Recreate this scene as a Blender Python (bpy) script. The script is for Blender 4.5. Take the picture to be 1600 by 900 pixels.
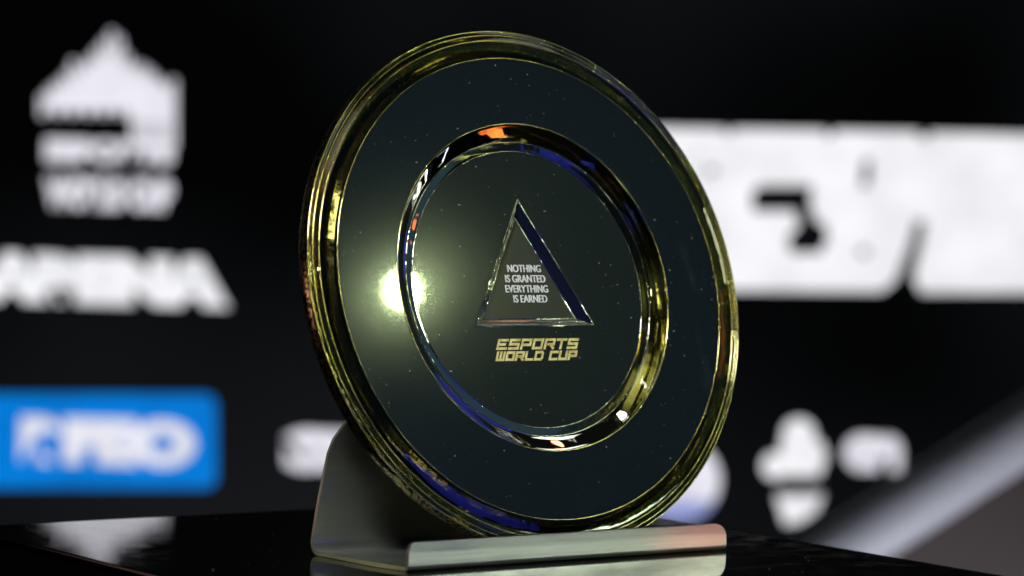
import bpy, bmesh, math, random
from mathutils import Vector, Matrix
random.seed(7)
S = bpy.context.scene
COL = S.collection
for o in list(bpy.data.objects): bpy.data.objects.remove(o)
# ------------------------------------------------------------------ camera
CAM_H = 0.2045                                    # lens height above the plinth top
ROT = Matrix(((0.99958043, -0.02896478, 0.0),
              (0.00100762, 0.03477307, -0.99939473),
              (0.02894725, 0.99897541, 0.03478767)))
FPX = 4500.0                                      # focal length in pixels of a 1600 px wide picture
cam_d = bpy.data.cameras.new('camera'); cam = bpy.data.objects.new('camera', cam_d)
COL.objects.link(cam); S.camera = cam
cam.matrix_world = Matrix.Translation((0, 0, CAM_H)) @ ROT.to_4x4()
cam_d.sensor_width = 36; cam_d.lens = FPX / 1600 * 36
cam_d.clip_start = .05; cam_d.clip_end = 200
cam_d.dof.use_dof = True; cam_d.dof.focus_distance = 1.60; cam_d.dof.aperture_fstop = 4.9
S.render.resolution_x = 1024; S.render.resolution_y = 576
EYE = Vector((0, 0, CAM_H))
def ray(x, y): return ROT @ Vector(((x - 800) / FPX, -(y - 450) / FPX, -1))
# ------------------------------------------------------------------ world, exposure
w = bpy.data.worlds.new('World'); S.world = w; w.use_nodes = True
w.node_tree.nodes['Background'].inputs[0].default_value = (.55, .62, .50, 1)
w.node_tree.nodes['Background'].inputs[1].default_value = 0.006
S.view_settings.view_transform = 'Standard'; S.view_settings.look = 'None'
S.view_settings.exposure = 0; S.view_settings.gamma = 1
S.render.engine = 'CYCLES'
S.cycles.caustics_reflective = False; S.cycles.use_light_tree = False; S.cycles.sample_clamp_indirect = 4
# ------------------------------------------------------------------ frame of the plate
R = .15
C = Vector((0.01239476, 1.61873852, -0.05534469 + CAM_H))          # centre of the front rim circle
NRM = Vector((0.5781511, -0.77126658, 0.26625021))
AX = Vector((0.80014879, 0.59980157, 0))                            # along the stand, to the right
YD = NRM.cross(AX)
BX = Vector((-AX.y, AX.x, 0))                                       # along the stand's depth, away
PLATE = Matrix.Translation(C) @ Matrix((AX, YD, NRM)).transposed().to_4x4() @ Matrix.Scale(R, 4)
STAND = Matrix.Translation((C.x, C.y, 0)) @ Matrix((AX, BX, Vector((0, 0, 1)))).transposed().to_4x4()
def plane_hit(x, y, p, n):
    d = ray(x, y); return EYE + d * ((p - EYE).dot(n) / d.dot(n))
def mirror_dir(x, y, z, slope, rot=0):
    c = C + NRM * z * R; P = plane_hit(x, y, c, NRM); q = (P - c).normalized()
    s = math.radians(slope); m = NRM * math.cos(s) + q * math.sin(s)
    d = (P - EYE).normalized(); return P, d - 2 * d.dot(m) * m
# ------------------------------------------------------------------ lamps: the spotlights, and unseen lamps added for glints, tints and fill
def lamp(name, P, d, dist, sx, sy, col, rad, roll=0, blades=False, spread=math.radians(24)):
    L = bpy.data.lights.new(name, 'AREA'); L.shape = 'ELLIPSE' if blades else 'RECTANGLE'
    L.size = sx; L.size_y = sy; L.color = col; L.spread = spread
    th = math.tan(spread / 2); L.energy = rad * math.pi * sx * sy * (1 - spread / 2 / th if spread < 3 else 1)
    o = bpy.data.objects.new(name, L); COL.objects.link(o)
    o.location = P + d * dist
    o.rotation_mode = 'QUATERNION'; o.rotation_quaternion = (d.to_track_quat('Z', 'Y') @ Matrix.Rotation(roll, 3, 'Z').to_quaternion())
    return o
def lamp_for(name, x, y, z, slope, dist, sx, sy, col, rad, roll=0, **k):
    P, d = mirror_dir(x, y, z, slope); return lamp(name, P, d, dist, sx, sy, col, rad, roll, **k)
def lamp_azel(name, P, az, el, dist, sx, sy, col, rad, **k):
    a, e = math.radians(az), math.radians(el)
    return lamp(name, P, Vector((math.sin(a) * math.cos(e), math.cos(a) * math.cos(e), math.sin(e))), dist, sx, sy, col, rad, **k)
lamp_for('spotlight', 633, 452, .019, 0, 3.0, .038, .038, (.80, 1, .50), 640, blades=True)
lamp_for('blue_tint_lamp', 645, 735, .017, 7.4, 3.0, .12, .07, (.05, .09, 1), 4)  # unseen blue lamps added to put blue streaks in the rim bevel
lamp_for('blue_tint_lamp', 720, 780, .017, 7.4, 3.0, .75, .42, (.06, .08, 1), 2.0)
lamp_azel('blue_tint_lamp', C, 65, 32, 3.0, 1.1, .75, (.05, .07, 1), .75)  # unseen lamp added to turn the moat's lower left blue
lamp_for('blue_tint_lamp', 905, 278, .0, -34.5, 3.0, .3, .2, (.06, .09, 1), 3)  # added for the blue mark at the moat's upper right
lamp_azel('blue_tint_lamp', C, 152, 4, 3.0, .6, .4, (.06, .09, 1), 1.5)  # added so that the triangle's right wall mirrors blue
lamp_for('orange_tint_lamp', 775, 205, .0, -34.5, 2.5, .9, .16, (1, .20, .03), 2.2)  # unseen lamp added for the orange arc on top of the moat
lamp_azel('orange_tint_lamp', C, 88, 15.5, 3.0, .22, .22, (1, .22, .03), 1.5)  # added, imitates screen light refracted orange in the rim
lamp_azel('glint_lamp', C, 151, 29, 3.0, .06, .06, (1, .95, .62), 110, blades=True)  # unseen lamps added for glints on the beads and rings
lamp_azel('glint_lamp', C, 157, 27, 3.0, .15, .15, (1, .95, .62), 70, blades=True)
lamp_azel('glint_lamp', C, 76, 19, 3.0, .34, .30, (.97, 1, .65), 9, blades=True)  # added to brighten the moat around the spotlight's reflection
lamp_for('orange_tint_lamp', 868, 682, .0, -34.5, 3.0, .12, .2, (1, .35, .2), 4)  # unseen lamps added for small orange patches in the moat
lamp_for('orange_tint_lamp', 748, 643, .0, -34.5, 3.0, .09, .16, (1, .3, .15), 4)
lamp_for('white_glint_lamp', 1005, 595, .0, -34.5, 3.0, .10, .26, (1, .95, .85), 14)  # unseen lamps added, imitating screen letters refracted in the moat
lamp_for('white_glint_lamp', 957, 630, .0, -34.5, 3.0, .12, .10, (1, .97, .9), 12)
lamp_for('white_glint_lamp', 672, 292, .0, -34.5, 3.0, .07, .2, (1, .95, .75), 12)
lamp_for('white_glint_lamp', 700, 252, .0, -34.5, 3.0, .04, .3, (.8, .9, 1), 2.5)
LIPP = Vector((C.x, C.y, .012)) - BX * .0455
lamp_azel('soft_fill_lamp', LIPP, 100, 2.0, 2.2, 1.0, .14, (.88, 1, .76), 27)  # unseen soft lamp added to brighten the steel lip
lamp_azel('warm_fill_lamp', C, -108, 42, 2.6, .5, .5, (1, .98, .55), 12)  # unseen fill added for the inner left of the stand
lamp_azel('soft_fill_lamp', C, 68, 52, 3.0, .7, .7, (.95, 1, .8), 2.5)  # added fill, meant for the bend of the stand
lamp_azel('soft_fill_lamp', C, 140, 50, 3.0, 1.0, 1.0, (.92, 1, .75), 2.5)  # added fill for the stand's base
lamp_for('pink_tint_lamp', 468, 470, -.03, 90, 3.0, .7, .9, (1, .50, .42), 2.4, spread=math.radians(13))  # unseen lamps added to tint the engraved side pink
lamp_for('pink_tint_lamp', 520, 635, -.03, 90, 3.0, .5, .5, (1, .42, .25), 1.6, spread=math.radians(13))
lamp_azel('yellow_fill_lamp', C, -92, 0, 3.0, .4, .4, (1, .90, .35), 3)  # unseen fill added to brighten the lower side wall in yellow
lamp_azel('teal_fill_wash', C, 103, 28, 4.0, 3.4, 3.0, (.34, .76, .92), .045, spread=math.pi)  # unseen wash added to give the flat face a teal reflection
lamp_azel('lettering_fill_lamp', C, 195, 42, 2.6, .5, .5, (.93, .96, 1), 105)  # unseen lamp added to brighten the lettering
lamp_azel('olive_fill_wash', C, 168, 24, 3.0, 1.4, 1.4, (.74, .9, .34), .7)  # unseen wash added for the beads and the right moat wall
SP = bpy.data.lights.new('red_spotlight', 'SPOT'); SP.energy = 130; SP.color = (1, .04, .05); SP.spot_size = math.radians(1.1); SP.spot_blend = .25; SP.shadow_soft_size = .05
so = bpy.data.objects.new('red_spotlight', SP); COL.objects.link(so)
tgt = Vector((C.x, C.y, 0)) + AX * .121 + BX * -.0455 + Vector((0, 0, .013))
so.location = tgt + Vector((.93 * 2, -.30 * 2, .05)); so.rotation_mode = 'QUATERNION'; so.rotation_quaternion = (so.location - tgt).to_track_quat('Z', 'Y')
# ------------------------------------------------------------------ helpers
def link(o, parent=None):
    COL.objects.link(o)
    if parent: o.parent = parent
    return o
def tag(o, label=None, cat=None, group=None, kind=None):
    for k, v in (('label', label), ('category', cat), ('group', group), ('kind', kind)):
        if v: o[k] = v
    return o
def empty(name, M):
    o = bpy.data.objects.new(name, None); o.matrix_world = M; o.empty_display_size = .05
    COL.objects.link(o); return o
def mesh_obj(name, verts, faces, mat, parent=None, smooth=False, ang=40):
    me = bpy.data.meshes.new(name); me.from_pydata([tuple(v) for v in verts], [], faces); me.update()
    bm = bmesh.new(); bm.from_mesh(me); bmesh.ops.recalc_face_normals(bm, faces=bm.faces[:])
    if smooth:
        for f in bm.faces: f.smooth = True
        for e in bm.edges:
            if len(e.link_faces) == 2 and e.calc_face_angle(0) > math.radians(ang): e.smooth = False
    bm.to_mesh(me); bm.free()
    me.materials.append(mat)
    return link(bpy.data.objects.new(name, me), parent)
def bm_obj(name, bm, mat, parent=None, smooth=False):
    bmesh.ops.recalc_face_normals(bm, faces=bm.faces[:])
    me = bpy.data.meshes.new(name)
    for f in bm.faces: f.smooth = smooth
    bm.to_mesh(me); bm.free(); me.materials.append(mat)
    return link(bpy.data.objects.new(name, me), parent)
def lathe(name, prof, mat, parent, n=384, ang=25, wob=0):
    V, F = [], []
    for (r, z) in prof:
        if r < 1e-6: V.append((0, 0, z)); continue
        for k in range(n):
            t = 2 * math.pi * k / n; V.append((r * math.cos(t), r * math.sin(t), z))
    idx = []; c = 0
    for (r, z) in prof:
        if r < 1e-6: idx.append((c, 1)); c += 1
        else: idx.append((c, n)); c += n
    for (a, na), (b, nb) in zip(idx, idx[1:]):
        for k in range(n):
            k2 = (k + 1) % n
            if na == 1: F.append((a, b + k, b + k2))
            elif nb == 1: F.append((a + k, b, a + k2))
            else: F.append((a + k, a + k2, b + k2, b + k))
    return mesh_obj(name, V, F, mat, parent, True, ang)
def torus(name, r, z, t, mat, parent, n=512, m=10):
    V, F = [], []
    for k in range(n):
        a = 2 * math.pi * k / n
        for j in range(m):
            b = 2 * math.pi * j / m; rr = r + t * math.cos(b)
            V.append((rr * math.cos(a), rr * math.sin(a), z + t * math.sin(b)))
    for k in range(n):
        for j in range(m):
            F.append((k * m + j, (k + 1) % n * m + j, (k + 1) % n * m + (j + 1) % m, k * m + (j + 1) % m))
    return mesh_obj(name, V, F, mat, parent, True, 180)
def box_bm(bm, c, s, M=None):
    vs = [Vector((c[0] + a * s[0] / 2, c[1] + b * s[1] / 2, c[2] + d * s[2] / 2)) for a in (-1, 1) for b in (-1, 1) for d in (-1, 1)]
    vs = [bm.verts.new(M @ v if M else v) for v in vs]
    for f in ((0, 1, 3, 2), (4, 6, 7, 5), (0, 4, 5, 1), (2, 3, 7, 6), (0, 2, 6, 4), (1, 5, 7, 3)): bm.faces.new([vs[i] for i in f])
def prism(bm, pts, z0, z1, M=None):
    a = [bm.verts.new((M @ Vector((x, y, z0))) if M else (x, y, z0)) for x, y in pts]
    b = [bm.verts.new((M @ Vector((x, y, z1))) if M else (x, y, z1)) for x, y in pts]
    bm.faces.new(a[::-1]); bm.faces.new(b); n = len(pts)
    for i in range(n): bm.faces.new((a[i], a[(i + 1) % n], b[(i + 1) % n], b[i]))
# ------------------------------------------------------------------ materials
class Mat:
    def __init__(s, name):
        s.m = bpy.data.materials.new(name); s.m.use_nodes = True; s.t = s.m.node_tree; s.n = s.t.nodes
        s.b = s.n['Principled BSDF']; s.out = s.n['Material Output']
    def set(s, **k):
        for a, v in k.items():
            s.b.inputs[{'base': 'Base Color', 'metal': 'Metallic', 'rough': 'Roughness', 'ior': 'IOR', 'spec': 'Specular IOR Level', 'coat': 'Coat Weight', 'coat_rough': 'Coat Roughness', 'trans': 'Transmission Weight', 'em': 'Emission Color', 'ems': 'Emission Strength', 'aniso': 'Anisotropic', 'tint': 'Coat Tint'}[a]].default_value = v
        return s
    def node(s, ty, **k):
        n = s.n.new(ty)
        for a, v in k.items():
            if hasattr(n, a): setattr(n, a, v)
            else: n.inputs[a].default_value = v
        return n
    def l(s, a, b): s.t.links.new(a, b)
    def coords(s, scale=(1, 1, 1), out='Object'):
        tc = s.node('ShaderNodeTexCoord'); mp = s.node('ShaderNodeMapping'); mp.inputs['Scale'].default_value = scale
        s.l(tc.outputs[out], mp.inputs[0]); return mp.outputs[0]
    def noise(s, v, scale, detail=3, rough=.5):
        n = s.node('ShaderNodeTexNoise'); n.inputs['Scale'].default_value = scale; n.inputs['Detail'].default_value = detail; n.inputs['Roughness'].default_value = rough
        s.l(v, n.inputs['Vector']); return n.outputs['Fac']
    def ramp(s, f, stops):
        r = s.node('ShaderNodeValToRGB'); e = r.color_ramp.elements
        while len(e) < len(stops): e.new(.5)
        for i, (p, c) in enumerate(stops):
            e[i].position = p; e[i].color = c if len(c) == 4 else (*c, 1)
        s.l(f, r.inputs[0]); return r.outputs[0]
    def bump(s, h, strength, dist=.001):
        b = s.node('ShaderNodeBump'); b.inputs['Strength'].default_value = strength; b.inputs['Distance'].default_value = dist
        s.l(h, b.inputs['Height']); s.l(b.outputs[0], s.b.inputs['Normal']); return b
def g(v): return (v, v, v, 1)
def dark_face(name, base, smear=1.0):
    m = Mat(name).set(base=base, rough=.12, ior=1.22, coat=1, coat_rough=.03)
    v = m.coords((1, 1, 1)); n1 = m.noise(v, 2.2, 5, .6)
    m.l(m.ramp(n1, [(.35, g(.105)), (.7, g(.13))]), m.b.inputs['Roughness'])
    v2 = m.coords((3.2, .9, 1)); n2 = m.noise(v2, 3.5, 6, .65)          # faint smears left by wiping
    mk = m.ramp(n2, [(.55, (0, 0, 0)), (.80, (.7, .7, .7))])
    sxx = m.node('ShaderNodeSeparateXYZ'); m.l(v, sxx.inputs[0]); side = m.ramp(sxx.outputs['X'], [(.45, (.12, .12, .12)), (.72, (1, 1, 1))])
    mlx = m.node('ShaderNodeMix', data_type='RGBA', blend_type='MULTIPLY'); mlx.inputs['Factor'].default_value = 1; m.l(mk, mlx.inputs['A']); m.l(side, mlx.inputs['B']); mask = mlx.outputs['Result']
    mx = m.node('ShaderNodeMix', data_type='RGBA'); mx.inputs['A'].default_value = base; mx.inputs['B'].default_value = (base[0] + .02 * smear, base[1] + .035 * smear, base[2] + .04 * smear, 1)
    m.l(mask, mx.inputs['Factor']); m.l(mx.outputs['Result'], m.b.inputs['Base Color'])
    
    return m.m
M_FACE = dark_face('dark glass face', (.007, .012, .016, 1))
M_CENTRE = dark_face('dark glass centre', (.012, .018, .017, 1), .4)
M_FLOOR = dark_face('smoky glass recess floor', (.050, .054, .038, 1), .2)
mm = Mat('olive glass bevel').set(base=(.16, .15, .07, 1), metal=1, rough=.09, coat=1, coat_rough=.02)
v = mm.coords(); mm.bump(mm.noise(v, 3, 3), .06, .01); M_BEVEL = mm.m
mm = Mat('olive glass moat wall').set(base=(.20, .18, .09, 1), metal=1, rough=.05, coat=1, coat_rough=.02)
v = mm.coords(); mm.bump(mm.noise(v, 4, 2), .12, .02); M_WALL = mm.m
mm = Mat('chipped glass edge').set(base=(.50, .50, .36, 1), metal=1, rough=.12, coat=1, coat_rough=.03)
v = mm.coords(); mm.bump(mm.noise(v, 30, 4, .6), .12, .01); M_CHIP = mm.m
mm = Mat('clear olive glass').set(base=(.86, .84, .55, 1), trans=1, rough=.01, ior=1.5)
v = mm.coords(); mm.bump(mm.noise(v, 5, 3), .05, .01); M_GLASS = mm.m
mm = Mat('gold backing').set(base=(.30, .27, .10, 1), metal=1, rough=.12)
v = mm.coords(); mm.bump(mm.noise(v, 8, 3), .08, .01); M_BACKG = mm.m
mm = Mat('gold edge').set(base=(.80, .72, .30, 1), metal=1, rough=.16)
v = mm.coords(); mm.bump(mm.noise(v, 14, 3), .04, .01); M_GOLD = mm.m
mm = Mat('clear glass edge').set(base=(.62, .64, .50, 1), metal=1, rough=.10)
v = mm.coords(); mm.bump(mm.noise(v, 16, 2), .08, .01); M_CLEAR = mm.m
mm = Mat('gold letters').set(base=(.90, .72, .27, 1), metal=.5, rough=.42)
v = mm.coords(); n = mm.noise(v, 30, 4, .7)
mm.l(mm.ramp(n, [(.3, (.55, .40, .12)), (.6, (1.0, .86, .40))]), mm.b.inputs['Base Color'])
M_LETTER = mm.m
mm = Mat('white letters').set(base=(.85, .86, .84, 1), rough=.5); M_WHITE = mm.m
mm = Mat('dark wall with painted blue sheen').set(base=(.022, .03, .085, 1), metal=.6, rough=.2, coat=1, coat_rough=.03); M_TRIR = mm.m  # blue reflection put into the wall's base colour
# the engraved side of the plate: gold metal with dark glyph-like marks
mm = Mat('engraved gold side').set(metal=1, rough=.2)
tc = mm.node('ShaderNodeTexCoord'); sx = mm.node('ShaderNodeSeparateXYZ'); mm.l(tc.outputs['Object'], sx.inputs[0])
at = mm.node('ShaderNodeMath', operation='ARCTAN2'); mm.l(sx.outputs['Y'], at.inputs[0]); mm.l(sx.outputs['X'], at.inputs[1])
cb = mm.node('ShaderNodeCombineXYZ'); mm.l(at.outputs[0], cb.inputs[0]); mm.l(sx.outputs['Z'], cb.inputs[1])
mp = mm.node('ShaderNodeMapping'); mp.inputs['Scale'].default_value = (58, 62, 1); mp.inputs['Rotation'].default_value = (0, 0, .35); mm.l(cb.outputs[0], mp.inputs[0])
nz = mm.noise(mp.outputs[0], .55, 1.5, .5)
glyph = mm.ramp(nz, [(.43, (0, 0, 0)), (.45, (1, 1, 1)), (.55, (1, 1, 1)), (.57, (0, 0, 0))])
mx = mm.node('ShaderNodeMix', data_type='RGBA'); mx.inputs['B'].default_value = (.03, .025, .012, 1); mx.inputs['A'].default_value = (.90, .76, .40, 1)
mm.l(glyph, mx.inputs['Factor']); mm.l(mx.outputs['Result'], mm.b.inputs['Base Color']); M_SIDE = mm.m
# brushed steel
def steel(name, base, rough):
    m = Mat(name).set(base=base, metal=.93, rough=rough)
    v = m.coords((6, 500, 500)); n = m.noise(v, 1.0, 4, .6)
    v2 = m.coords((18, 60, 60)); n2 = m.noise(v2, 1.0, 3, .6)
    m.l(m.ramp(n2, [(.3, g(rough - .07)), (.7, g(rough + .1))]), m.b.inputs['Roughness'])
    mx = m.node('ShaderNodeMix', data_type='RGBA'); mx.inputs['A'].default_value = tuple(c * .82 for c in base[:3]) + (1,); mx.inputs['B'].default_value = base
    m.l(n, mx.inputs['Factor']); m.l(mx.outputs['Result'], m.b.inputs['Base Color']); m.bump(n, .12, .0004)
    return m.m
M_STEEL = steel('brushed steel', (.62, .64, .57, 1), .34)
mm = Mat('black acrylic').set(base=(.003, .003, .003, 1), rough=.03, ior=1.5)
v = mm.coords(); mm.l(mm.ramp(mm.noise(v, 60, 4, .6), [(.4, g(.02)), (.8, g(.07))]), mm.b.inputs['Roughness']); M_BLACK = mm.m
mm = Mat('dust').set(base=(.36, .36, .31, 1), rough=.7); M_DUST = mm.m
def emis(name, col, s, screen=True):
    m = Mat(name).set(base=(.01, .01, .01, 1), rough=.5, em=(*col, 1), ems=s)
    v = m.coords(); n = m.noise(v, 9, 3, .6); m.l(m.ramp(n, [(.3, g(s * .84)), (.7, g(s * 1.06))]), m.b.inputs['Emission Strength']); return m.m
M_LED_W = emis('white screen light', (.92, .91, 1.0), .92)
M_LED_WB = emis('bright white screen light', (.96, .96, 1.0), .98)
M_LED_B = emis('blue screen light', (.001, .23, .80), .88)
M_LED_L = emis('lavender screen light', (.42, .48, .92), .8)
M_LED_K = emis('black screen pixels', (.5, .5, .9), .006)
mm = Mat('dark screen').set(base=(.002, .002, .002, 1), rough=.8, spec=.1, ems=1)
v = mm.coords((1, 1, 1)); n = mm.noise(v, .9, 2, .4)
mm.l(mm.ramp(n, [(.40, (.0006, .0007, .0008)), (.66, (.008, .009, .0105))]), mm.b.inputs['Emission Color']); M_SCREEN = mm.m
mm = Mat('floor paint').set(base=(.01, .01, .011, 1), rough=.55); M_FLOORP = mm.m

# ------------------------------------------------------------------ floor and plinth
fl = mesh_obj('floor', [(-12, -8, -1.05), (12, -8, -1.05), (12, 9, -1.05), (-12, 9, -1.05)], [(0, 1, 2, 3)], M_FLOORP)
tag(fl, kind='structure')
PL = empty('display_plinth', STAND @ Matrix.Translation((0, 0, -1.05)))
tag(PL, 'glossy black square plinth under the steel stand, its top mirroring the screen', 'plinth')
def rbox(name, x0, x1, y0, y1, z0, z1, r, mat, parent):
    bm = bmesh.new(); box_bm(bm, ((x0 + x1) / 2, (y0 + y1) / 2, (z0 + z1) / 2), (x1 - x0, y1 - y0, z1 - z0))
    bmesh.ops.bevel(bm, geom=bm.edges[:], offset=r, segments=3, affect='EDGES', profile=.5)
    return bm_obj(name, bm, mat, parent)
rbox('plinth_top', -.2385, .1805, -.25, .2225, 1.048, 1.05, .0006, M_BLACK, PL)
mm = Mat('matt black laminate').set(base=(.002, .002, .002, 1), rough=.7, spec=0.0)
rbox('plinth_body', -.2355, .1775, -.247, .2195, 0, 1.0475, .002, mm.m, PL)
# ------------------------------------------------------------------ stand: one bent sheet in front lip, base and back plate
ST = empty('plate_stand', STAND)
tag(ST, 'brushed steel bent sheet stand holding up the round glass plate on the plinth', 'stand')
T = .0022
def arc(cx, cz, r, a0, a1, n=8):
    return [(cx + r * math.cos(math.radians(a0 + (a1 - a0) * i / n)), cz + r * math.sin(math.radians(a0 + (a1 - a0) * i / n))) for i in range(n + 1)]
LEAN = math.radians(7)
rb = .0075
# outer surface line, (b, z)
lip_c = [(-.0455 - .0004, .0156), (-.0455, .0090)] + arc(-.0455 + .003, .003 + .00025, .003, 180, 270, 7)
base_c = [lip_c[-1], (-.02, .00025), (.010, .00025), (.0375 - rb, .00025)]
bend = arc(.0375 - rb, rb + .00025, rb, 270, 360 - 0 + math.degrees(LEAN), 12)
d = Vector((-math.sin(LEAN), math.cos(LEAN)))
back_end = [(bend[-1][0] + d.x * s, bend[-1][1] + d.y * s) for s in (.012, .024, .036, .048, .056, .063, .072, .10, .13, .152)]
back_c = bend + back_end
whole = lip_c + base_c[1:-1] + back_c
def thick(pts):
    out = []
    for i, p in enumerate(pts):
        a = Vector(pts[max(i - 1, 0)]); b = Vector(pts[min(i + 1, len(pts) - 1)]); t = (b - a).normalized()
        nrm = Vector((-t.y, t.x)); out.append((p[0] + nrm.x * T, p[1] + nrm.y * T))
    return out
inner = thick(whole)
# arc length drives the outline of the sheet seen flat
def ends(i):
    p = whole[i]; z = p[1]
    if i < len(lip_c):
        rr = .006; q = max(0, z - (.0156 - rr)) ; cut = rr - math.sqrt(max(rr * rr - q * q, 0)) if q > 0 else 0
        L, Rr = -.1125, .1095
        q2 = max(0, z - (.0156 - .009)); cut2 = .009 - math.sqrt(max(.009 ** 2 - q2 ** 2, 0)) if q2 > 0 else 0
        return L + cut * .55, Rr - cut2
    if z < .001 and i < len(whole) - len(back_c): return -.1165 - (p[0] + .0425) * .06 if p[0] > -.03 else -.1125, .1075
    zz = z
    tab = [(0, -.1210), (.016, -.1200), (.034, -.1185), (.060, -.1150), (.0665, -.1115), (.079, -.1010), (.12, -.074), (.2, -.045)]
    for (z0, a0), (z1, a1) in zip(tab, tab[1:]):
        if z0 <= zz <= z1: l = a0 + (a1 - a0) * (zz - z0) / (z1 - z0); break
    else: l = tab[-1][1]
    return l, -l * .93
def sheet(name, i0, i1):
    V, F = [], []
    cols = 25
    for i in range(i0, i1 + 1):
        a, b = ends(i)
        for k in range(cols):
            x = a + (b - a) * k / (cols - 1); V.append((x, whole[i][0], whole[i][1]))
        for k in range(cols):
            x = a + (b - a) * k / (cols - 1); V.append((x, inner[i][0], inner[i][1]))
    W = cols * 2; n = i1 - i0 + 1
    for i in range(n - 1):
        for k in range(cols - 1):
            F.append((i * W + k, i * W + k + 1, (i + 1) * W + k + 1, (i + 1) * W + k))
            F.append((i * W + cols + k, (i + 1) * W + cols + k, (i + 1) * W + cols + k + 1, i * W + cols + k + 1))
        F.append((i * W, (i + 1) * W, (i + 1) * W + cols, i * W + cols))
        F.append((i * W + cols - 1, i * W + W - 1, (i + 1) * W + W - 1, (i + 1) * W + cols - 1))
    for i, on in ((0, i0 == 0), (n - 1, i1 == len(whole) - 1)):
        if on:
            for k in range(cols - 1): F.append((i * W + k, i * W + k + 1, i * W + cols + k + 1, i * W + cols + k))
    o = mesh_obj(name, V, F, M_STEEL, ST, True, 35)
    return o
# finer samples along the lip top so that its rounded corners read
fine = [(-.0459 + .0004 * t, .0156 - .0066 * t) for t in (0, .03, .08, .15, .25, .4, .6, .8)]
whole = fine + lip_c[1:] + base_c[1:-1] + back_c; lip_c = fine + lip_c[1:]; inner = thick(whole)
iL = len(lip_c) - 1; iB = len(whole) - len(back_c)
sheet('front_lip', 0, iL); sheet('base_sheet', iL, iB); sheet('back_sheet', iB, len(whole) - 1)
# ------------------------------------------------------------------ the plate
PT = empty('glass_plate', PLATE)
tag(PT, 'large round dark glass award plate with golden rims and a triangle engraved at its centre', 'award plate')
ZB, ZF, ZC, ZT = -.0647, .0200, -.0261, -.0600
lathe('side_wall', [(.965, ZB), (.985, ZB), (.996, ZB + .006), (1.0, ZB + .014), (1.0, -.012), (.9995, -.006)], M_SIDE, PT, ang=50)
lathe('back_face', [(0, ZB - .0005), (.5, ZB - .0005), (.965, ZB - .0005)], M_BLACK, PT)
lathe('outer_bevel', [(.9995, -.006), (.997, -.002), (.990, .001), (.982, .0035), (.975, .004), (.968, .0075), (.960, .0085), (.955, .0115), (.945, .0135), (.925, .0165), (.905, .0188), (.890, .0198), (.884, ZF)], M_GLASS, PT, ang=60)
lathe('flat_face', [(.884, ZF), (.75, ZF), (.629, ZF)], M_FACE, PT)
lathe('moat_wall', [(.629, ZF), (.623, .0185), (.617, .014), (.600, .0022), (.585, -.0082), (.574, -.0155), (.565, -.0185)], M_GLASS, PT, ang=60)
lathe('chipped_edge', [(.565, -.0185), (.556, -.0205), (.545, -.0225), (.536, -.0245), (.531, ZC)], M_GLASS, PT, ang=60)
lathe('rim_backing', [(.884, ZF), (.884, -.020), (.905, -.030), (.925, -.052), (.955, -.052), (.965, -.040), (.985, -.040), (.9999, -.055)], M_BACKG, PT, ang=20)
lathe('moat_backing', [(.629, ZF), (.632, -.012), (.612, -.020), (.606, -.034), (.585, -.040), (.575, -.052), (.545, -.054), (.531, ZC)], M_BACKG, PT, ang=20)
for r, z, t in ((.9965, -.0015, .0024), (.9795, .0040, .0022), (.9570, .0110, .0026)): torus('gold_bead', r, z, t, M_GOLD, PT)
torus('glass_bead', .8850, .0198, .0020, M_GOLD, PT)
torus('gold_bead', .6275, .0195, .0026, M_GOLD, PT)
torus('glass_bead', .5660, -.0180, .0022, M_CLEAR, PT)
torus('glass_bead', .5320, -.0258, .0014, M_CLEAR, PT)
# centre disc with the triangular opening
TRI = [(-.0037, .3437), (-.2763, -.1444), (.2840, -.1430)]
TIN = [(-.0020, .2820), (-.2180, -.1110), (.2230, -.1095)]
bm = bmesh.new()
circ = [bm.verts.new((.531 * math.cos(2 * math.pi * k / 192), .531 * math.sin(2 * math.pi * k / 192), ZC)) for k in range(192)]
tv = [bm.verts.new((x, y, ZC)) for x, y in TRI]
ed = [bm.edges.new((circ[k], circ[(k + 1) % 192])) for k in range(192)] + [bm.edges.new((tv[k], tv[(k + 1) % 3])) for k in range(3)]
bmesh.ops.triangle_fill(bm, edges=ed, use_beauty=True)
bm_obj('centre_disc', bm, M_CENTRE, PT)
V = [(x, y, ZC) for x, y in TRI] + [(x, y, ZT) for x, y in TIN]
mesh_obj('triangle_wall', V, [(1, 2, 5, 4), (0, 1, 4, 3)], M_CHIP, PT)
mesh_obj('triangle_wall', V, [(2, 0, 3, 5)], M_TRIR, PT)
mesh_obj('triangle_floor', [(x, y, ZT) for x, y in TIN], [(0, 1, 2)], M_FLOOR, PT)
def rod(name, pts, t, mat, parent, closed=False, m=8):
    V, F = [], []; n = len(pts); P = [Vector(p) for p in pts]
    for i, p in enumerate(P):
        a = P[(i - 1) % n] if (closed or i) else p; b = P[(i + 1) % n] if (closed or i < n - 1) else p
        if closed:
            d1 = (p - a).normalized(); d2 = (b - p).normalized(); tdir = (d1 + d2).normalized(); k = 1 / max(tdir.dot(d1), .35)
        else: tdir = (b - a).normalized(); k = 1
        up = Vector((0, 0, 1)); sd = tdir.cross(up).normalized(); u2 = sd.cross(tdir)
        for j in range(m):
            q = 2 * math.pi * j / m; V.append(p + sd * t * k * math.cos(q) + u2 * t * math.sin(q))
    for i in range(n if closed else n - 1):
        for j in range(m): F.append((i * m + j, (i + 1) % n * m + j, (i + 1) % n * m + (j + 1) % m, i * m + (j + 1) % m))
    return mesh_obj(name, V, F, mat, parent, True, 180)
rod('glass_edge', [(x, y, ZC) for x, y in TRI], .0030, M_CLEAR, PT, True)
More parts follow.
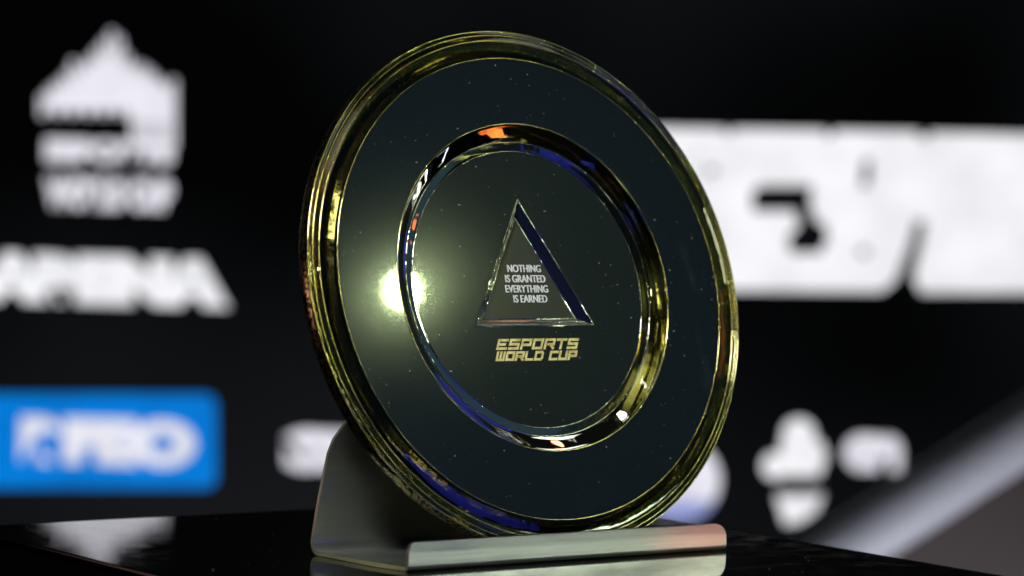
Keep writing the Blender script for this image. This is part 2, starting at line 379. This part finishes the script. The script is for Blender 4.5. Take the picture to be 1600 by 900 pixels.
rod('glass_edge', [(x, y, ZT + .001) for x, y in TIN], .0026, M_CLEAR, PT, True)
mid = [((a[0] * .5 + b[0] * .5), (a[1] * .5 + b[1] * .5), (ZC + ZT) / 2 + .001) for a, b in zip(TRI, TIN)]
rod('glass_edge', [mid[0], mid[1], mid[2]], .0018, M_CLEAR, PT)
# lettering ------------------------------------------------------------
def text_mesh(name, body, size, x, y, z, mat, parent, align='CENTER', offset=0, extrude=.0008, width=None, shear=0, height=None, M=None):
    cu = bpy.data.curves.new(name, 'FONT'); cu.body = body; cu.size = size; cu.align_x = align; cu.offset = offset; cu.extrude = extrude; cu.shear = shear
    t = bpy.data.objects.new(name, cu); COL.objects.link(t); bpy.context.view_layer.update()
    me = bpy.data.meshes.new_from_object(t.evaluated_get(bpy.context.evaluated_depsgraph_get())); COL.objects.unlink(t); bpy.data.objects.remove(t)
    xs = [v.co.x for v in me.vertices]; ys = [v.co.y for v in me.vertices]
    cx, cy = (min(xs) + max(xs)) / 2, (min(ys) + max(ys)) / 2
    fx = width / (max(xs) - min(xs)) if width else 1; fy = height / (max(ys) - min(ys)) if height else 1
    for v in me.vertices:
        v.co = Vector(((v.co.x - cx) * fx + x, (v.co.y - cy) * fy + y, v.co.z + z))
        if M: v.co = M @ v.co
    me.name = name; me.materials.clear(); me.materials.append(mat)
    return link(bpy.data.objects.new(name, me), parent)
def text_bold(body, size, x, y, z, mat, parent, width, height, offset):
    a = text_mesh('slogan_lettering', body, size, x - .0011, y, z, mat, parent, width=width - .0024, height=height)
    b = text_mesh('slogan_lettering', body, size, x + .0011, y, z + .0002, mat, parent, width=width - .0024, height=height)
    bm = bmesh.new(); bm.from_mesh(a.data); bm.from_mesh(b.data); bm.to_mesh(a.data); bm.free(); bpy.data.objects.remove(b)
for body, x0, x1, y0, y1 in (('NOTHING', -.0700, .0885, .0640, .0925), ('IS GRANTED', -.0860, .1035, .0245, .0530), ('EVERYTHING', -.0915, .1100, -.0145, .0140), ('IS EARNED', -.0600, .1000, -.0530, -.0245)):
    text_bold(body, .04, (x0 + x1) / 2, (y0 + y1) / 2 + .006, ZT + .002, M_WHITE, PT, width=x1 - x0, height=y1 - y0, offset=.0015)
GL = {'E': [((1, 1), (0, 1)), ((0, 1), (0, 0)), ((0, 0), (1, 0)), ((0, .5), (.8, .5))],
      'S': [((1, 1), (0, 1)), ((0, 1), (0, .5)), ((0, .5), (1, .5)), ((1, .5), (1, 0)), ((1, 0), (0, 0))],
      'P': [((0, 0), (0, 1)), ((0, 1), (1, 1)), ((1, 1), (1, .42)), ((1, .42), (.3, .42))],
      'O': [((0, 0), (0, 1)), ((0, 1), (1, 1)), ((1, 1), (1, 0)), ((1, 0), (0, 0))],
      'R': [((0, 0), (0, 1)), ((0, 1), (1, 1)), ((1, 1), (1, .45)), ((1, .45), (.35, .45)), ((.55, .45), (1, 0))],
      'T': [((0, 1), (1, 1)), ((.5, 1), (.5, 0))],
      'W': [((0, 1), (0, 0)), ((0, 0), (1, 0)), ((1, 0), (1, 1)), ((.5, 0), (.5, 1))],
      'L': [((0, 1), (0, 0)), ((0, 0), (1, 0))],
      'D': [((0, 0), (0, 1)), ((0, 1), (.85, 1)), ((.85, 1), (1, .8)), ((1, .8), (1, .2)), ((1, .2), (.85, 0)), ((.85, 0), (0, 0))],
      'C': [((1, 1), (0, 1)), ((0, 1), (0, 0)), ((0, 0), (1, 0))],
      'U': [((0, 1), (0, 0)), ((0, 0), (1, 0)), ((1, 0), (1, 1))]}
def title(word, x0, x1, y0, y1, shear, gap, sw):
    bm = bmesh.new(); n = sum(.55 if c == ' ' else 1 for c in word); cw = (x1 - x0) / n; x = x0; k = 0
    for c in word:
        if c == ' ': x += cw * .55; continue
        w_, h_ = cw * (1 - gap) - sw, (y1 - y0) - sw
        for a, b in GL[c]:
            p = Vector((x + sw / 2 + a[0] * w_, y0 + sw / 2 + a[1] * h_)); q = Vector((x + sw / 2 + b[0] * w_, y0 + sw / 2 + b[1] * h_))
            dd = (q - p).normalized(); nn = Vector((-dd.y, dd.x)) * sw / 2; p -= dd * sw / 2; q += dd * sw / 2
            pts = [p - nn, q - nn, q + nn, p + nn]
            pts = [(v.x + (v.y - y0) * shear, v.y) for v in pts]; prism(bm, pts, ZC + .0004, ZC + .0022 + k * .00002); k += 1
        x += cw
    bm_obj('title_lettering', bm, M_LETTER, PT)
title('ESPORTS', -.1985, .1880, -.2345, -.1930, .45, .12, .0098)
title('WORLD CUP', -.2080, .1740, -.2770, -.2405, .42, .10, .0094)
# dust on the plate: tiny flecks
def flecks(name, n, gen, parent, smin, smax):
    bm = bmesh.new()
    for _ in range(n):
        p = gen(); s = smin + (smax - smin) * random.random() ** 4; a = random.random() * 6.28
        st = 1 + (random.random() ** 3) * 2.2
        vs = [bm.verts.new((p[0] + s * (st if j % 2 == 0 else 1) * math.cos(a + j * 1.57), p[1] + s * math.sin(a + j * 1.57), p[2])) for j in range(4)]
        tp = bm.verts.new((p[0], p[1], p[2] + s * .8))
        for j in range(4): bm.faces.new((vs[j], vs[(j + 1) % 4], tp))
    return bm_obj(name, bm, M_DUST, parent)
def gface():
    while True:
        r = math.sqrt(random.random()) * .94; a = random.random() * 6.283
        if r > .885: z = .0205 - (r - .884) / .073 * .0085
        elif r > .63: z = ZF + .0003
        elif r < .53: z = ZC + .0003
        else: continue
        x, y = r * math.cos(a), r * math.sin(a)
        if r < .53 and -.15 < y < .35 and abs(x) < .29 * (1 - (y + .145) / .49): continue
        return x, y, z
tag(flecks('dust', 420, gface, PT, .0007, .0034), kind='stuff')
DT = flecks('dust', 260, lambda: (random.uniform(-.21, .175), random.uniform(-.17, .21), .0001), None, .00008, .00035)
DT.matrix_world = STAND; tag(DT, 'sparse pale dust specks lying on the glossy black plinth top', 'dust', kind='stuff')
# ------------------------------------------------------------------ screen wall behind
YS = 4.6
SW = empty('led_screen_wall', Matrix.Translation((0, YS, 0)))
tag(SW, 'huge black screen wall with blurred glowing white and blue graphics behind the plate', 'screen')
def sp(x, y):
    d = ray(x, y); p = EYE + d * (YS / d.y); return (p.x, p.z)
bm = bmesh.new()
xa, za = sp(0, 806)
for i in range(-9, 10):                                            # panel modules with hairline seams
    for j in range(-3, 8):
        box_bm(bm, (i * .5 + .2, .05, j * .5 - .09), (.4985, .06, .4985))
bm_obj('screen_panel', bm, M_SCREEN, SW)
def gfx(name, polys, mat, y=0.0):
    bm = bmesh.new()
    for k, pl in enumerate(polys):
        pts = [sp(*p) for p in pl]
        if sum(a[0] * b[1] - b[0] * a[1] for a, b in zip(pts, pts[1:] + pts[:1])) < 0: pts = pts[::-1]
        yy = .0185 - y - k * .00003
        a = [bm.verts.new((x, yy, z)) for x, z in pts]; bm.faces.new(a)
    o = bm_obj(name, bm, mat, SW); return o
def rect(x0, y0, x1, y1): return [(x0, y0), (x1, y0), (x1, y1), (x0, y1)]
def blob(cx, cy, rx, ry=None, n=28): return [(cx + rx * math.cos(2 * math.pi * k / n), cy + (ry or rx) * math.sin(2 * math.pi * k / n)) for k in range(n)]
def screen_text(name, body, x0, y0, x1, y1, mat, off=.004, shear=0, y=0.0):
    (a, b), (c, d) = sp(x0, y0), sp(x1, y1)
    wd, ht = c - a, b - d
    M = Matrix(((1, 0, 0), (0, 0, -1), (0, 1, 0))).to_4x4()
    o = text_mesh(name, body, ht * 1.3, (a + c) / 2, (b + d) / 2, 0, mat, SW, offset=off, extrude=0, width=wd, height=ht, shear=shear, M=Matrix.Translation((0, .0185 - y, 0)) @ M)
    tilt = -.025
    for v in o.data.vertices: v.co.z += 0
    return o
# the crest of upright bars with two lines of lettering
bars = []
tops = {60: 146, 72: 134, 84: 124, 96: 112, 108: 92, 120: 100, 132: 88, 144: 74, 156: 60, 168: 46, 180: 56, 192: 82, 204: 98, 216: 98, 228: 106, 240: 118, 252: 128, 264: 122}
for x, t in tops.items(): bars.append(rect(x, t + 2, x + 8.2, 172 + 9 * ((x // 12) % 2) + (0 if x < 200 else 60)))
bars.append([(70, 172), (70, 150), (110, 124), (172, 78), (196, 104), (262, 140), (268, 168), (266, 190), (200, 188), (196, 172)])
gfx('crest_graphic', bars, M_LED_W)
screen_text('screen_lettering', 'ESPORTS', 68, 216, 268, 258, M_LED_W, .004)
screen_text('screen_lettering', 'WORLD CUP', 68, 276, 266, 330, M_LED_W, .006)
screen_text('screen_lettering', 'ARENA', -40, 394, 356, 482, M_LED_WB, .012)
def rrect(x0, y0, x1, y1, r):
    pts = []
    for cx, cy, a in ((x1 - r, y0 + r, -90), (x1 - r, y1 - r, 0), (x0 + r, y1 - r, 90), (x0 + r, y0 + r, 180)):
        for i in range(7):
            q = math.radians(a + 15 * i); pts.append((cx + r * math.cos(q), cy + r * math.sin(q)))
    return pts
gfx('blue_box_graphic', [rrect(-80, 618, 336, 764, 18)], M_LED_B)
screen_text('screen_lettering', 'RFEO', 30, 652, 302, 732, M_LED_W, .008, y=.002)
screen_text('screen_lettering', 'STC', 444, 672, 620, 742, M_LED_W, .018)
gfx('screen_emblem', [blob(1060, 752, 66, 66)], M_LED_W)
gfx('screen_emblem', [[(1118, 784)] + [(1060 + 66.5 * math.cos(math.radians(a)), 752 + 66.5 * math.sin(math.radians(a))) for a in range(32, 150, 8)] + [(1002, 782)]], M_LED_L, .002)
# giant white lettering at the right with the dark gaps between its strokes
gfx('giant_lettering', [[(900, 198), (1438, 206), (1436, 330), (1424, 380), (1400, 440), (1380, 456), (900, 452)], [(1456, 207), (1700, 213), (1700, 458), (1442, 458), (1430, 436), (1442, 385), (1452, 330)], [(1430, 215), (1465, 215), (1465, 345), (1426, 345)]], M_LED_WB)
gfx('letter_gap', [[(1176, 300), (1190, 290), (1272, 290), (1266, 330), (1176, 330)], [(1240, 322), (1268, 316), (1276, 345), (1292, 352), (1296, 372), (1284, 396), (1236, 396), (1232, 372), (1250, 352)]], M_LED_K, .002)
gfx('letter_gap', [rect(1105, 262, 1120, 272), [(1350, 250), (1364, 250), (1360, 292), (1346, 292)], rect(1344, 388, 1358, 400), [(1126, 196), (1152, 196), (1140, 212)], [(1288, 198), (1314, 198), (1296, 216)]], M_LED_K, .002)
gfx('flower_graphic', [blob(1250, 680, 25, 24), blob(1212, 730, 19, 20), rect(1222, 690, 1284, 746), blob(1272, 715, 20, 28), [(1214, 776), (1288, 774), (1278, 800), (1252, 818), (1228, 822)]], M_LED_WB)
screen_text('screen_lettering', 'on', 1322, 680, 1410, 740, M_LED_W, .018)
# ------------------------------------------------------------------ curved pale rail of a desk in front of the screen, right
YD2 = 3.4
def at(x, y, Y):
    d = ray(x, y); return EYE + d * (Y / d.y)
DK = empty('stage_desk', Matrix.Translation(at(1400, 800, YD2)))
tag(DK, 'blurred sloping pale grey rail with a dull brown panel beneath, at the right edge', 'stage rail')
mm = Mat('pale grey plastic').set(base=(.42, .43, .48, 1), rough=.45); M_RAIL = mm.m
mm = Mat('dull brown panel').set(base=(.05, .036, .033, 1), rough=.6); M_BROWN = mm.m
off = DK.matrix_world.translation
p0, p1 = at(1170, 955, YD2) - off, at(1700, 612, YD2) - off
ax = (p1 - p0).normalized(); sd = Vector((0, 1, 0)); up = ax.cross(sd).normalized()
if up.z < 0: up = -up
rad_ = 50 / FPX * YD2
V, F = [], []; n = 24
for P in (p0, p1):
    for k in range(n):
        a = 2 * math.pi * k / n; V.append(P + up * rad_ * math.sin(a) + sd * rad_ * math.cos(a))
for k in range(n): F.append((k, (k + 1) % n, n + (k + 1) % n, n + k))
F += [tuple(range(n)), tuple(range(n, 2 * n))]
mesh_obj('rail', V, F, M_RAIL, DK, True, 60)
bm = bmesh.new()
q = [p0 - up * rad_ * .8, p1 - up * rad_ * .8, p1 - up * rad_ * .8 - Vector((0, 0, .6)), p0 - up * rad_ * .8 - Vector((0, 0, .6))]
a = [bm.verts.new(v + sd * .0) for v in q]; b = [bm.verts.new(v + sd * .05) for v in q]
bm.faces.new(a); bm.faces.new(b[::-1])
for i in range(4): bm.faces.new((a[i], b[i], b[(i + 1) % 4], a[(i + 1) % 4]))
bm_obj('front_panel', bm, M_BROWN, DK)
lamp('rail_fill_lamp', at(1500, 1200, 3.0), Vector((.1, -.2, -1)).normalized(), .2, .8, .4, (.92, .92, 1), 5, spread=math.pi)  # unseen lamp added below to light the rail
